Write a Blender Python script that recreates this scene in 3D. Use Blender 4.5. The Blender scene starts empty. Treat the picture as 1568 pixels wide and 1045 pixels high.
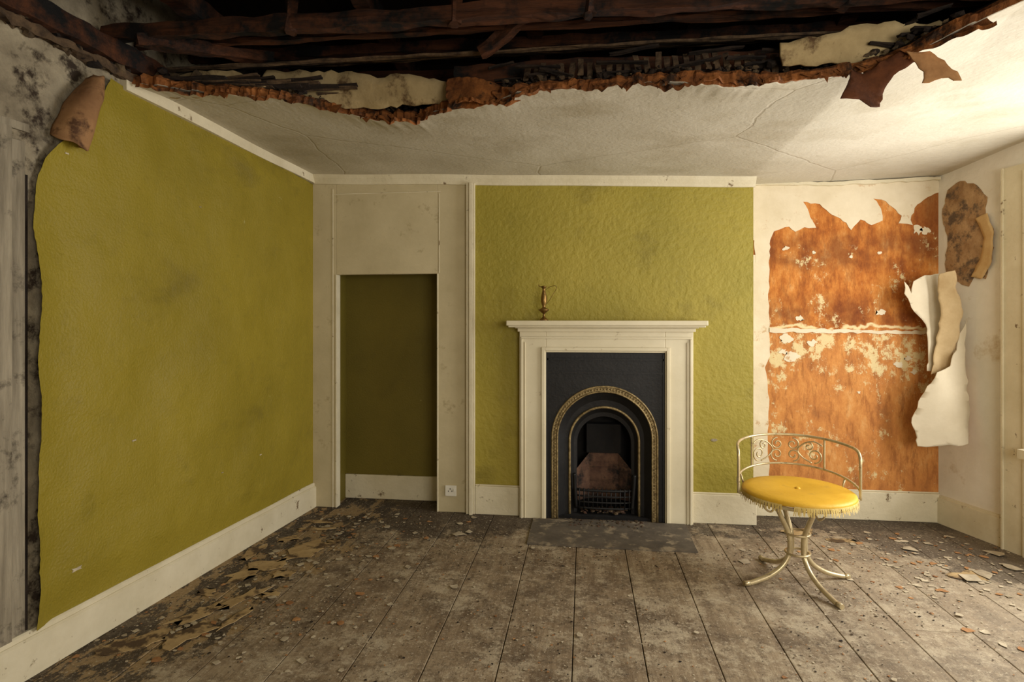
import bpy, bmesh, math, random
from mathutils import Vector, Matrix, noise as mn
random.seed(7)
S = bpy.context.scene
try:
    S.view_settings.view_transform = 'Standard'
except Exception:
    pass

# ------------------------------------------------------------------ helpers
def lin(c):
    def f(v):
        v /= 255.0
        return v/12.92 if v <= .04045 else ((v+.055)/1.055)**2.4
    return (f(c[0]), f(c[1]), f(c[2]), 1)

class NB:
    def __init__(s, name):
        s.m = bpy.data.materials.new(name); s.m.use_nodes = True
        s.nt = s.m.node_tree; s.n = s.nt.nodes; s.l = s.nt.links
        s.b = s.n['Principled BSDF']
        s.tc = s.n.new('ShaderNodeTexCoord')
        s.pos = s.tc.outputs['Object']
    def put(s, sock, v):
        if isinstance(v, bpy.types.NodeSocket): s.l.new(v, sock)
        elif v is not None: sock.default_value = v
    def mapping(s, sc, loc=(0,0,0)):
        n = s.n.new('ShaderNodeMapping'); s.l.new(s.pos, n.inputs[0])
        n.inputs['Scale'].default_value = sc; n.inputs['Location'].default_value = loc
        return n.outputs[0]
    def noise(s, scale, detail=6, rough=.6, vec=None, dist=0):
        n = s.n.new('ShaderNodeTexNoise'); s.l.new(vec or s.pos, n.inputs['Vector'])
        n.inputs['Scale'].default_value = scale; n.inputs['Detail'].default_value = detail
        n.inputs['Roughness'].default_value = rough; n.inputs['Distortion'].default_value = dist
        return n.outputs['Fac']
    def voro(s, scale, feat='F1', vec=None):
        n = s.n.new('ShaderNodeTexVoronoi'); n.feature = feat
        s.l.new(vec or s.pos, n.inputs['Vector']); n.inputs['Scale'].default_value = scale
        return n.outputs['Distance']
    def ramp(s, fac, stops):
        n = s.n.new('ShaderNodeValToRGB'); s.l.new(fac, n.inputs[0])
        e = n.color_ramp.elements
        while len(e) < len(stops): e.new(.5)
        for k, (p, c) in enumerate(stops):
            e[k].position = p; e[k].color = c
        return n.outputs[0]
    def step(s, fac, lo, hi, inv=False):
        n = s.n.new('ShaderNodeMapRange'); s.l.new(fac, n.inputs[0])
        n.inputs[1].default_value = lo; n.inputs[2].default_value = hi
        n.inputs[3].default_value = 1 if inv else 0; n.inputs[4].default_value = 0 if inv else 1
        return n.outputs[0]
    def mix(s, fac, a, b, mode='MIX'):
        n = s.n.new('ShaderNodeMix'); n.data_type = 'RGBA'; n.blend_type = mode
        s.put(n.inputs[0], fac); s.put(n.inputs[6], a); s.put(n.inputs[7], b)
        return n.outputs[2]
    def math(s, op, a, b=0.0):
        n = s.n.new('ShaderNodeMath'); n.operation = op
        s.put(n.inputs[0], a); s.put(n.inputs[1], b)
        return n.outputs[0]
    def xyz(s):
        n = s.n.new('ShaderNodeSeparateXYZ'); s.l.new(s.pos, n.inputs[0]); return n.outputs
    def finish(s, col, rough=.8, bump=None, bstr=.3, bdist=.01, metal=0, spec=.3):
        s.put(s.b.inputs['Base Color'], col); s.put(s.b.inputs['Roughness'], rough)
        s.b.inputs['Metallic'].default_value = metal
        s.b.inputs['Specular IOR Level'].default_value = spec
        if bump is not None:
            n = s.n.new('ShaderNodeBump'); n.inputs['Strength'].default_value = bstr
            n.inputs['Distance'].default_value = bdist
            s.l.new(bump, n.inputs['Height']); s.l.new(n.outputs[0], s.b.inputs['Normal'])
        return s.m

def simple(name, c1, c2, scale=6, rough=.8, bstr=.3, bscale=40, metal=0, stretch=(1,1,1), spec=.3, spots=None, bdist=.01):
    b = NB(name); v = b.mapping(stretch)
    col = b.ramp(b.noise(scale, 8, .65, v), [(.3, lin(c1)), (.7, lin(c2))])
    if spots:
        sc, ss, lo, hi = spots
        col = b.mix(b.step(b.noise(ss, 8, .7, b.mapping((1,1,1),(3,7,1))), lo, hi), col, lin(sc))
    return b.finish(col, rough, b.noise(bscale, 6, .6, v), bstr, bdist, metal, spec)

# ------------------------------------------------------------------ materials
def mat_green(name, c1, c2, pebble, big=1.2, bstr=.45):
    b = NB(name)
    col = b.ramp(b.noise(1.6, 6, .55), [(.3, lin(c1)), (.7, lin(c2))])
    col = b.mix(b.math('MULTIPLY', b.step(b.noise(2.3, 5, .6, b.mapping((1, .6, 1.2), (4, 2, 8))), .58, .74), .45), col, lin((84, 72, 24)))
    col = b.mix(b.math('MULTIPLY', b.step(b.noise(7, 9, .75, b.mapping((1, 1, 1), (1, 6, 2))), .55, .72), .30), col, lin((104, 94, 34)))
    col = b.mix(b.step(b.noise(9, 4, .6, b.mapping((1, 1, 1), (9, 3, 5))), .735, .75), col, lin((160, 148, 84)))
    h = b.math('ADD', b.math('MULTIPLY', b.noise(pebble, 3, .5), 1.0), b.math('MULTIPLY', b.noise(3, 3, .5), big))
    return b.finish(col, .55, h, bstr, .006 if pebble > 60 else .012, 0, .35)
GREEN = mat_green('green_wallpaper_smooth', (133, 117, 30), (150, 132, 38), 90, 8.0, .7)
GREENP = mat_green('green_wallpaper_pebbled', (144, 131, 46), (160, 144, 56), 36, 1.0, .5)
GREEN_SHADE = mat_green('green_alcove_shade', (98, 86, 26), (114, 100, 34), 90)  # wall green darkened to paint in the alcove's shade
CREAM = simple('cream_paint', (182, 168, 132), (202, 188, 152), 3, .55, .15, 25, spots=((146, 128, 92), 7, .60, .74))
TRIM = simple('chipped_white_gloss', (200, 188, 156), (220, 209, 180), 4, .45, .3, 30, spots=((120, 100, 72), 12, .62, .67))
SURR = simple('surround_paint', (206, 194, 162), (220, 209, 179), 3, .4, .1, 20, spots=((160, 142, 108), 10, .64, .72))
WHITE = simple('white_distemper', (214, 206, 188), (232, 225, 210), 3, .85, .25, 22, spots=((186, 164, 126), 5, .60, .77))
PAPERW = simple('torn_lining_paper', (208, 193, 162), (227, 214, 187), 4, .85, .3, 14, spots=((176, 130, 74), 9, .60, .70))
PAPERB = simple('brown_paper_backing', (126, 84, 50), (186, 140, 92), 7, .85, .5, 20)
ORANGE = simple('brown_fibre_edge', (84, 46, 20), (156, 96, 46), 12, .9, .9, 30, spots=((50, 33, 20), 9, .50, .62))
IRON = simple('cast_iron_black', (19, 18, 17), (32, 30, 28), 8, .5, .2, 50, metal=.0, spec=.3)
SOOT = simple('soot_black', (12, 11, 10), (28, 25, 22), 8, .95, .5, 20)
BRONZE = simple('bronzed_rim', (92, 76, 48), (176, 154, 108), 40, .4, .4, 80, metal=.5)
BRASS = simple('aged_brass', (90, 66, 36), (150, 118, 66), 12, .35, .2, 50, metal=.85)
GOLD = simple('tarnished_pale_metal', (174, 156, 118), (208, 192, 152), 14, .32, .1, 50, metal=.5, spots=((104, 86, 58), 20, .58, .7))
YELLOW = simple('mustard_vinyl', (200, 152, 34), (216, 170, 50), 5, .5, .15, 60, spec=.35, spots=((172, 132, 48), 9, .60, .78))
FRINGE = simple('fringe_yellowed', (190, 160, 80), (220, 196, 128), 20, .9, .3, 90)
BRICK = simple('sooty_firebrick', (66, 44, 34), (100, 74, 56), 16, .9, .6, 40, spots=((24, 20, 18), 8, .47, .61))
TIMB = simple('weathered_grey_timber', (112, 102, 84), (172, 160, 136), 4, .85, .8, 14, stretch=(6, 6, .6), spots=((60, 51, 40), 5, .54, .64))
GREYP = simple('decayed_plaster', (112, 101, 82), (170, 157, 130), 7, .95, 1, 26, spots=((56, 45, 34), 7, .51, .61))
JOIST = simple('old_brown_joist', (34, 19, 11), (88, 49, 24), 5, .85, .9, 14, stretch=(.5, 5, 5), spots=((12, 9, 7), 4, .47, .59))
CHAR = simple('blackened_lath', (18, 14, 12), (50, 38, 28), 10, .95, .9, 30)
LATH = simple('dusty_lath', (40, 30, 23), (108, 86, 62), 18, .95, .9, 30)
VOID = simple('dark_roof_boards', (16, 11, 8), (38, 24, 15), 4, .95, .6, 12, stretch=(4, .6, 1))
SLATE = simple('slate_hearth', (76, 69, 60), (110, 100, 86), 6, .75, .5, 18, spots=((150, 136, 112), 9, .53, .63))
RUBBLE = simple('plaster_rubble', (50, 40, 30), (104, 86, 62), 14, .95, .8, 30)
FLAKE = simple('plaster_flakes', (136, 122, 98), (208, 194, 166), 9, .9, .5, 30)
LINO = simple('tan_lino', (150, 124, 84), (190, 164, 118), 9, .85, .4, 30, spots=((84, 66, 46), 7, .50, .58))
PLASTIC = simple('socket_plastic', (214, 208, 190), (224, 218, 202), 5, .35, .02, 30)
DARKP = simple('socket_holes', (20, 20, 20), (30, 30, 30), 5, .5, .02, 30)
GROUT = simple('brown_mottled_plaster', (134, 98, 62), (186, 152, 110), 12, .95, .9, 24, spots=((100, 82, 64), 11, .48, .58))

def mat_ceiling():
    b = NB('aged_ceiling_paint')
    col = b.ramp(b.noise(1.3, 6, .6), [(.3, lin((184, 175, 153))), (.7, lin((206, 198, 178)))])
    col = b.mix(b.math('MULTIPLY', b.step(b.noise(2.2, 6, .6, b.mapping((1, 1.6, 1), (2, 5, 0))), .50, .72), .5), col, lin((158, 144, 114)))
    v = b.n.new('ShaderNodeVectorMath'); v.operation = 'ADD'
    nz = b.n.new('ShaderNodeTexNoise'); nz.inputs['Scale'].default_value = 3.0; nz.inputs['Detail'].default_value = 5
    b.l.new(b.pos, nz.inputs['Vector'])
    sc = b.n.new('ShaderNodeVectorMath'); sc.operation = 'SCALE'; sc.inputs['Scale'].default_value = .12
    b.l.new(nz.outputs['Color'], sc.inputs[0]); b.l.new(b.pos, v.inputs[0]); b.l.new(sc.outputs[0], v.inputs[1])
    cr = b.step(b.voro(.6, 'DISTANCE_TO_EDGE', v.outputs[0]), .0015, .005, True)
    col = b.mix(b.math('MULTIPLY', cr, .22), col, lin((130, 114, 88)))
    h = b.math('ADD', b.math('ADD', b.noise(45, 4, .6), b.math('MULTIPLY', b.noise(5, 4, .6), 2.0)), b.math('MULTIPLY', cr, -.5))
    return b.finish(col, .9, h, .4, .007)
CEIL = mat_ceiling()

def mat_recess():
    b = NB('stripped_orange_plaster'); x, y, z = b.xyz()
    col = b.ramp(b.noise(4.5, 10, .78, b.mapping((1.5, 1, .7))), [(.34, lin((124, 62, 22))), (.46, lin((174, 102, 40))), (.56, lin((200, 130, 60))), (.68, lin((214, 164, 102)))])
    wob = b.math('ADD', z, b.math('MULTIPLY', b.noise(5, 4, .6), .18))
    col = b.mix(b.math('MULTIPLY', b.step(wob, 1.30, 1.40, True), .35), col, lin((200, 146, 88)))
    band = b.math('MULTIPLY', b.step(wob, 1.36, 1.42), b.step(wob, 1.50, 1.64, True))
    band2 = b.math('MULTIPLY', b.step(wob, 1.76, 1.84), b.step(wob, 1.98, 2.06, True))
    dark = b.math('MULTIPLY', b.math('ADD', band, band2), b.step(b.noise(7, 6, .6, b.mapping((1, 1, 1), (5, 5, 5))), .35, .6))
    col = b.mix(b.math('MULTIPLY', dark, .65), col, lin((100, 48, 20)))
    tr = b.math('MULTIPLY', b.step(x, 2.05, 2.3), b.step(z, 1.7, 2.0))
    col = b.mix(b.math('MULTIPLY', tr, .6), col, lin((92, 44, 20)))
    col = b.mix(b.math('MULTIPLY', b.step(b.noise(8, 10, .8, b.mapping((2.2, 1, .5), (3, 3, 3))), .51, .60), .5), col, lin((124, 68, 30)))
    low = b.step(wob, 1.30, 1.40, True)
    n2 = b.noise(6, 12, .8, b.mapping((1, 1, .8), (1, 3, 2)))
    lowm = b.math('MULTIPLY', low, b.step(z, .35, 1.25))
    spl = b.step(b.math('ADD', n2, b.math('MULTIPLY', lowm, .08)), .59, .62)
    col = b.mix(b.math('MULTIPLY', spl, .9), col, lin((216, 198, 148)))
    ln = b.math('MULTIPLY', b.step(wob, 1.365, 1.375), b.step(wob, 1.385, 1.395, True))
    col = b.mix(ln, col, lin((220, 198, 150)))
    return b.finish(col, .85, b.noise(25, 6, .6), .5, .01)
RECESS = mat_recess()

def mat_floor():
    b = NB('dirty_floorboards'); x, y, z = b.xyz()
    g = b.n.new('ShaderNodeNewGeometry')
    streak = b.noise(3, 8, .7, b.mapping((9, .7, 1)))
    col = b.ramp(streak, [(.3, lin((112, 94, 72))), (.5, lin((148, 129, 102))), (.7, lin((174, 156, 127)))])
    col = b.mix(b.math('MULTIPLY', g.outputs['Random Per Island'], .35), col, lin((114, 92, 67)))
    dirt = b.noise(2.1, 12, .78)
    col = b.mix(b.math('MULTIPLY', b.step(dirt, .47, .58), .62), col, lin((92, 74, 54)))
    dirt2 = b.noise(7.5, 12, .84, b.mapping((1, .8, 1), (15, 4, 1)))
    col = b.mix(b.math('MULTIPLY', b.step(dirt2, .49, .56), .55), col, lin((78, 63, 47)))
    dust = b.noise(4.5, 14, .88, b.mapping((1, 1, 1), (5, 9, 1)))
    col = b.mix(b.math('MULTIPLY', b.step(dust, .50, .57), .7), col, lin((190, 175, 147)))
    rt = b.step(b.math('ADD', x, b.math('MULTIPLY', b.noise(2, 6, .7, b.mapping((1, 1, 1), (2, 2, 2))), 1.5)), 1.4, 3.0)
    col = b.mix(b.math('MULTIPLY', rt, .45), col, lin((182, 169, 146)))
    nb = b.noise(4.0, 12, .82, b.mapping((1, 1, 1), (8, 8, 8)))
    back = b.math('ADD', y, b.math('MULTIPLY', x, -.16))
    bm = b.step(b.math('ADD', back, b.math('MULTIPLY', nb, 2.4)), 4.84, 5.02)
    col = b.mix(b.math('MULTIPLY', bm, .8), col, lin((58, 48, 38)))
    lf = b.step(b.math('ADD', b.math('ADD', x, b.math('MULTIPLY', y, -.10)), b.math('MULTIPLY', nb, -1.6)), -2.62, -2.56, True)
    n3 = b.noise(5.5, 10, .75, b.mapping((1.6, .8, 1), (4, 14, 6)))
    ll = b.mix(b.step(n3, .505, .52), lin((56, 46, 36)), lin((158, 132, 92)))
    ll = b.mix(b.math('MULTIPLY', b.step(dust, .50, .60), .5), ll, lin((120, 104, 82)))
    col = b.mix(b.math('MULTIPLY', lf, .85), col, ll)
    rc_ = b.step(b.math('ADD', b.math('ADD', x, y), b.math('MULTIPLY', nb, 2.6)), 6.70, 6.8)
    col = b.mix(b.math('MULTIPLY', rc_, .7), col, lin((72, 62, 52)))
    speck = b.noise(60, 8, .85)
    col = b.mix(b.math('MULTIPLY', b.step(speck, .575, .60), .8), col, lin((208, 195, 168)))
    col = b.mix(b.math('MULTIPLY', b.step(b.noise(42, 8, .85, b.mapping((1, 1, 1), (2, 1, 7))), .58, .60), .8), col, lin((50, 41, 32)))
    h = b.math('ADD', streak, b.math('MULTIPLY', speck, .8))
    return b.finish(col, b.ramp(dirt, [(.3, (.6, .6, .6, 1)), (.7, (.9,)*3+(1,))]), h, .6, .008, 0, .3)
FLOOR = mat_floor()

# ------------------------------------------------------------------ mesh builders
def finish_bm(name, bm, mats, smooth=False, parent=None):
    bmesh.ops.recalc_face_normals(bm, faces=bm.faces)
    me = bpy.data.meshes.new(name); bm.to_mesh(me); bm.free()
    for m in (mats if isinstance(mats, (list, tuple)) else [mats]): me.materials.append(m)
    if smooth:
        for p in me.polygons: p.use_smooth = True
    o = bpy.data.objects.new(name, me); S.collection.objects.link(o)
    if parent: o.parent = parent
    return o

def empty(name):
    o = bpy.data.objects.new(name, None); S.collection.objects.link(o); o.empty_display_size = .1; return o

def add_box(bm, x0, x1, y0, y1, z0, z1, mi=0):
    vs = [bm.verts.new(p) for p in [(x0,y0,z0),(x1,y0,z0),(x1,y1,z0),(x0,y1,z0),(x0,y0,z1),(x1,y0,z1),(x1,y1,z1),(x0,y1,z1)]]
    for f in [(0,3,2,1),(4,5,6,7),(0,1,5,4),(1,2,6,5),(2,3,7,6),(3,0,4,7)]:
        fc = bm.faces.new([vs[i] for i in f]); fc.material_index = mi
    return vs

def boxes(name, lst, mats, bevel=0, parent=None):
    bm = bmesh.new()
    for b in lst: add_box(bm, *b)
    o = finish_bm(name, bm, mats, parent=parent)
    if bevel:
        m = o.modifiers.new('bev', 'BEVEL'); m.width = bevel; m.segments = 2
    return o

def add_tube(bm, pts, r, seg=8, cyclic=False, mi=0, smooth_n=6):
    P = [Vector(p) for p in pts]
    if smooth_n and len(P) > 2:
        out = []; n = len(P)
        rng = n if cyclic else n-1
        for i in range(rng):
            p0 = P[(i-1) % n] if cyclic or i > 0 else P[0]
            p1 = P[i]; p2 = P[(i+1) % n]
            p3 = P[(i+2) % n] if cyclic or i+2 < n else P[-1]
            for k in range(smooth_n):
                t = k/smooth_n
                out.append(.5*((2*p1)+(-p0+p2)*t+(2*p0-5*p1+4*p2-p3)*t*t+(-p0+3*p1-3*p2+p3)*t**3))
        if not cyclic: out.append(P[-1])
        P = out
    n = len(P); rings = []; up = None
    for i in range(n):
        a = P[(i-1) % n] if cyclic or i > 0 else P[i]
        c = P[(i+1) % n] if cyclic or i < n-1 else P[i]
        t = (c-a).normalized()
        if up is None:
            up = t.orthogonal().normalized()
        else:
            up = (up - t*up.dot(t)).normalized()
        bi = t.cross(up)
        rr = r(i/(n-1)) if callable(r) else r
        rings.append([bm.verts.new(P[i]+up*math.cos(2*math.pi*k/seg)*rr+bi*math.sin(2*math.pi*k/seg)*rr) for k in range(seg)])
    for i in range(n if cyclic else n-1):
        A = rings[i]; B = rings[(i+1) % n]
        for k in range(seg):
            f = bm.faces.new([A[k], A[(k+1) % seg], B[(k+1) % seg], B[k]]); f.material_index = mi; f.smooth = True
    if not cyclic:
        bm.faces.new(rings[0][::-1]).material_index = mi; bm.faces.new(rings[-1]).material_index = mi

def add_lathe(bm, prof, cx, cy, seg=40, mi=0, wob=None):
    rings = []
    for r, z in prof:
        rings.append([bm.verts.new((cx+max(r, 1e-4)*math.cos(2*math.pi*k/seg), cy+max(r, 1e-4)*math.sin(2*math.pi*k/seg), z)) for k in range(seg)])
    for A, B in zip(rings, rings[1:]):
        for k in range(seg):
            f = bm.faces.new([A[k], A[(k+1) % seg], B[(k+1) % seg], B[k]]); f.smooth = True; f.material_index = mi
    bm.faces.new(rings[0][::-1]).material_index = mi; bm.faces.new(rings[-1]).material_index = mi

def jag(pts, step=.03, amp=.008, closed=True, seed=0):
    rnd = random.Random(seed); out = []
    n = len(pts)
    for i in range(n if closed else n-1):
        a = Vector(pts[i]); b = Vector(pts[(i+1) % n]); L = (b-a).length
        k = max(1, int(L/step))
        for j in range(k):
            p = a.lerp(b, j/k)
            if j: p += Vector((rnd.uniform(-amp, amp), rnd.uniform(-amp, amp)))
            out.append((p.x, p.y))
    if not closed: out.append(tuple(pts[-1]))
    return out

def add_sheet(bm, pts, mapf, thick_map, cuts=0, mi=0, mi_back=None):
    """thin prism: front polygon via mapf(u,v), back via thick_map(u,v)"""
    tmp = bmesh.new()
    vs = [tmp.verts.new((p[0], p[1], 0)) for p in pts]
    tmp.faces.new(vs)
    bmesh.ops.triangulate(tmp, faces=tmp.faces[:])
    for _ in range(cuts):
        bmesh.ops.subdivide_edges(tmp, edges=tmp.edges[:], cuts=1)
        bmesh.ops.triangulate(tmp, faces=tmp.faces[:])
    tmp.verts.index_update()
    F = [bm.verts.new(mapf(v.co.x, v.co.y)) for v in tmp.verts]
    B = [bm.verts.new(thick_map(v.co.x, v.co.y)) for v in tmp.verts]
    for f in tmp.faces:
        ids = [v.index for v in f.verts]
        a = bm.faces.new([F[i] for i in ids]); a.material_index = mi; a.smooth = cuts > 0
        c = bm.faces.new([B[i] for i in ids[::-1]]); c.material_index = mi if mi_back is None else mi_back; c.smooth = cuts > 0
    for e in tmp.edges:
        if len(e.link_faces) == 1:
            i, j = e.verts[0].index, e.verts[1].index
            s = bm.faces.new([F[i], F[j], B[j], B[i]]); s.material_index = mi
    tmp.free()

# ------------------------------------------------------------------ room dimensions (metres)
YF, YR, YA = 4.04, 4.24, 4.29      # chimney-breast face, recess wall, alcove back
def xl(y): return -1.95 - .0727*(4.04-y)          # left wall is slightly out of square
def xr(y): return 2.35 + .298*(4.24-y)            # right (window) wall splays outward
RD = Vector((.2856, -.9583)); RN = Vector((-.9583, -.2856))
def rp(s, z, off=0.0): return (2.35+RD.x*s+RN.x*off, 4.24+RD.y*s+RN.y*off, z)
def zc(x, y):
    z = 2.325-.0325*min(x, 1.1)+max(0, x-1.1)*.015+.03*(4.04-y)
    z += min(.06, max(0, x-1.1)*max(0, 4.24-y)*.08)
    return z + .012*mn.noise(Vector((x*1.3, y*1.3, 3)))

# ---- floor
bm = bmesh.new()
W = .285; x = .24-W*12; i = 0
while x < 4.3:
    y = -1.1; first = True
    while y < 4.4:
        L = random.uniform(1.8, 4.2) if y > -1.0 else random.uniform(.8, 3.5)
        y1 = min(4.4, y+L)
        dz = random.uniform(-.002, .001)
        add_box(bm, x+.0018, x+W-.0018, y+.001, y1-.001, -.03, dz)
        y = y1
    x += W
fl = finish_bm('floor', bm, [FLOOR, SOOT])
m = fl.modifiers.new('b', 'BEVEL'); m.width = .002; m.segments = 1
boxes('subfloor', [(-2.6, 4.3, -1.2, 4.5, -.08, -.032)], SOOT, parent=fl)

# ---- walls
bm = bmesh.new()
def add_quad_wall(bm, a, b, z0, z1, off, mi=0):
    """vertical wall prism between plan points a,b; off = outward vector"""
    p = [Vector((a[0], a[1], 0)), Vector((b[0], b[1], 0)), Vector((b[0]+off[0], b[1]+off[1], 0)), Vector((a[0]+off[0], a[1]+off[1], 0))]
    lo = [bm.verts.new((q.x, q.y, z0)) for q in p]; hi = [bm.verts.new((q.x, q.y, z1)) for q in p]
    bm.faces.new(lo[::-1]).material_index = mi; bm.faces.new(hi).material_index = mi
    for k in range(4):
        bm.faces.new([lo[k], lo[(k+1) % 4], hi[(k+1) % 4], hi[k]]).material_index = mi
add_quad_wall(bm, (xl(4.45), 4.45), (xl(-1.1), -1.1), 0, 3.3, (-.15, 0))
wall_l = finish_bm('wall_left', bm, GREYP)

wall_b = boxes('wall_back', [(1.05, 2.45, YR, YR+.15, 0, 2.5)], RECESS)
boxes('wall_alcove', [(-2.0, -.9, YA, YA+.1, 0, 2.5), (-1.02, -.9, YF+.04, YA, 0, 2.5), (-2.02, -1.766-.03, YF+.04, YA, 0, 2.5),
                      (-1.8, -1.0, YF+.04, YA, 1.70, 2.5)], GREEN_SHADE)
FX0, FX1, FZ = -.20, .475, .93
wall_c = boxes('wall_chimney_breast', [(-.755, FX0, YF, YR+.1, 0, 2.5), (FX1, 1.11, YF, YR+.1, 0, 2.5), (FX0, FX1, YF, YR+.1, FZ, 2.5)], GREENP)
boxes('wall_partition', [(-2.0, -1.766, YF, YF+.05, 0, 2.5), (-1.021, -.755, YF, YF+.05, 0, 2.5),
                         (-1.766, -1.021, YF, YF+.05, 1.675, 2.5)], CREAM, .003)
boxes('trim_partition', [(-1.795, -1.788, YF-.004, YF, 0, 2.29), (-1.80, -1.0, YF-.003, YF, 2.250, 2.256),
                         (-1.012, -1.006, YF-.003, YF, 1.68, 2.24),
                         (-.812, -.79, YF-.03, YF, 0, 2.30), (-.788, -.765, YF-.045, YF, 0, 2.30), (-.763, -.752, YF-.025, YF, 0, 2.30),
                         (-1.772, -1.762, YF-.004, YF+.06, 0, 1.675), (-1.025, -1.015, YF-.004, YF+.06, 0, 1.675)], TRIM, .0015)

# right wall with window opening
bm = bmesh.new()
WS0, WS1, WZ0, WZ1 = .66, 2.25, .62, 2.12
def rw(s0, s1, z0, z1, o0, o1, mi=0):
    P = []
    for s, o in ((s0, o0), (s1, o0), (s1, o1), (s0, o1)): P.append(rp(s, 0, o))
    lo = [bm.verts.new((q[0], q[1], z0)) for q in P]; hi = [bm.verts.new((q[0], q[1], z1)) for q in P]
    bm.faces.new(lo[::-1]).material_index = mi; bm.faces.new(hi).material_index = mi
    for k in range(4): bm.faces.new([lo[k], lo[(k+1) % 4], hi[(k+1) % 4], hi[k]]).material_index = mi
rw(-.2, WS0, 0, 3.3, 0, -.28); rw(WS1, 5.7, 0, 3.3, 0, -.28)
rw(WS0, WS1, 0, WZ0, 0, -.28); rw(WS0, WS1, WZ1, 3.3, 0, -.28)
wall_r = finish_bm('wall_right', bm, WHITE)
bm = bmesh.new()
rw(.46, .60, 0, 2.24, .035, 0); rw(.585, .66, 0, 2.2, .045, 0); rw(.46, .47, 0, 2.24, .045, 0)
rw(WS1, WS1+.16, 0, 2.22, .035, 0); rw(.60, WS1+.16, WZ1, 2.24, .035, 0); rw(.60, WS1+.1, WZ0-.05, WZ0, .10, -.1)
finish_bm('trim_window', bm, TRIM)
bm = bmesh.new()
rw(WS0, WS0+.06, WZ0, WZ1, -.14, -.2); rw(WS1-.06, WS1, WZ0, WZ1, -.14, -.2); rw(WS0, WS1, WZ0, WZ0+.07, -.14, -.2); rw(WS0, WS1, WZ1-.05, WZ1, -.14, -.2)
rw(WS0, WS1, 1.35, 1.40, -.13, -.2)
for k in (1, 2): 
    sm = WS0+(WS1-WS0)*k/3; rw(sm-.012, sm+.012, WZ0, WZ1, -.15, -.19)
finish_bm('window_1', bm, TRIM)

boxes('wall_near', [(-2.6, .9, -1.15, -1.0, 0, 3.3), (3.1, 4.2, -1.15, -1.0, 0, 3.3), (.9, 3.1, -1.15, -1.0, 0, .7), (.9, 3.1, -1.15, -1.0, 2.2, 3.3)], WHITE)
boxes('added_fill_window', [(.9, .96, -1.12, -1.06, .7, 2.2), (3.04, 3.1, -1.12, -1.06, .7, 2.2), (.96, 3.04, -1.12, -1.06, .7, .77), (.96, 3.04, -1.12, -1.06, 2.14, 2.2),
                   (1.98, 2.02, -1.12, -1.06, .77, 2.14), (.96, 1.98, -1.11, -1.07, 1.43, 1.47), (2.02, 3.04, -1.11, -1.07, 1.43, 1.47)], TRIM)  # unseen window added behind the camera to carry the fill light

# ---- ceiling with the collapsed edge
EDGE = [(-2.4, 2.36), (-2.07, 2.43), (-1.93, 2.50), (-1.44, 2.66), (-1.2, 2.80), (-1.04, 2.895), (-.84, 2.93), (-.70, 2.80), (-.626, 2.725), (-.5, 2.70), (-.30, 2.60),
        (-.05, 2.57), (.18, 2.54), (.4, 2.50), (.63, 2.515), (.84, 2.54), (.92, 2.5), (1.05, 2.485), (1.22, 2.40), (1.33, 2.24), (1.435, 2.12), (1.6, 1.9), (2.0, 1.55), (2.6, 1.25), (3.6, 1.0)]
def tri(v): return abs(mn.noise(Vector((v, 3.3, 1.1))))-.25
def edge(x):
    for (a, ya), (b, yb) in zip(EDGE, EDGE[1:]):
        if a <= x <= b: y = ya+(yb-ya)*(x-a)/(b-a); break
    else: y = EDGE[-1][1]
    k = 1 if x < -.3 else .6
    return y + k*(.07*tri(x*6) + .045*tri(x*19+5) + .02*mn.noise(Vector((x*55, 5.1, 0))))
bm = bmesh.new()
NX, NY = 520, 24; x0, x1 = -2.4, 3.5
lo = []; hi = []
for i in range(NX+1):
    x = x0+(x1-x0)*i/NX; e = edge(x); col = []
    for j in range(NY+1):
        t = (j/NY)**1.5; y = e+(4.34-e)*t
        sag = -.03*math.exp(-((y-e)/.14)**2)*(.5+mn.noise(Vector((x*2.5, 0, 4))))
        col.append(bm.verts.new((x, y, zc(x, y)+sag)))
    lo.append(col)
    th = .034+.012*mn.noise(Vector((x*20, 2, 2)))
    yy = e+.015+.03*mn.noise(Vector((x*15, 8, 2)))
    mid = bm.verts.new((x, e-.004+.014*mn.noise(Vector((x*40, 3, 9))), zc(x, e)+th*.5))
    hi.append([mid, bm.verts.new((x, yy, zc(x, e)+th)), bm.verts.new((x, yy+.3, zc(x, e)+.10)), bm.verts.new((x, 4.34, 2.50))])
for i in range(NX):
    for j in range(NY):
        f = bm.faces.new([lo[i][j], lo[i][j+1], lo[i+1][j+1], lo[i+1][j]]); f.smooth = True
    f = bm.faces.new([lo[i][0], lo[i+1][0], hi[i+1][0], hi[i][0]]); f.material_index = 1
    f = bm.faces.new([hi[i][0], hi[i+1][0], hi[i+1][1], hi[i][1]]); f.material_index = 1
    f = bm.faces.new([hi[i][1], hi[i+1][1], hi[i+1][2], hi[i][2]]); f.material_index = 2
    f = bm.faces.new([hi[i][2], hi[i+1][2], hi[i+1][3], hi[i][3]]); f.material_index = 2
add_box(bm, -2.5, 4.2, -1.05, .75, 2.40, 2.44, 0)
me_c = bpy.data.meshes.new('ceiling'); bmesh.ops.recalc_face_normals(bm, faces=bm.faces); bm.to_mesh(me_c); bm.free()
for mm in (CEIL, ORANGE, CHAR): me_c.materials.append(mm)
co = bpy.data.objects.new('ceiling', me_c); S.collection.objects.link(co)

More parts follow.
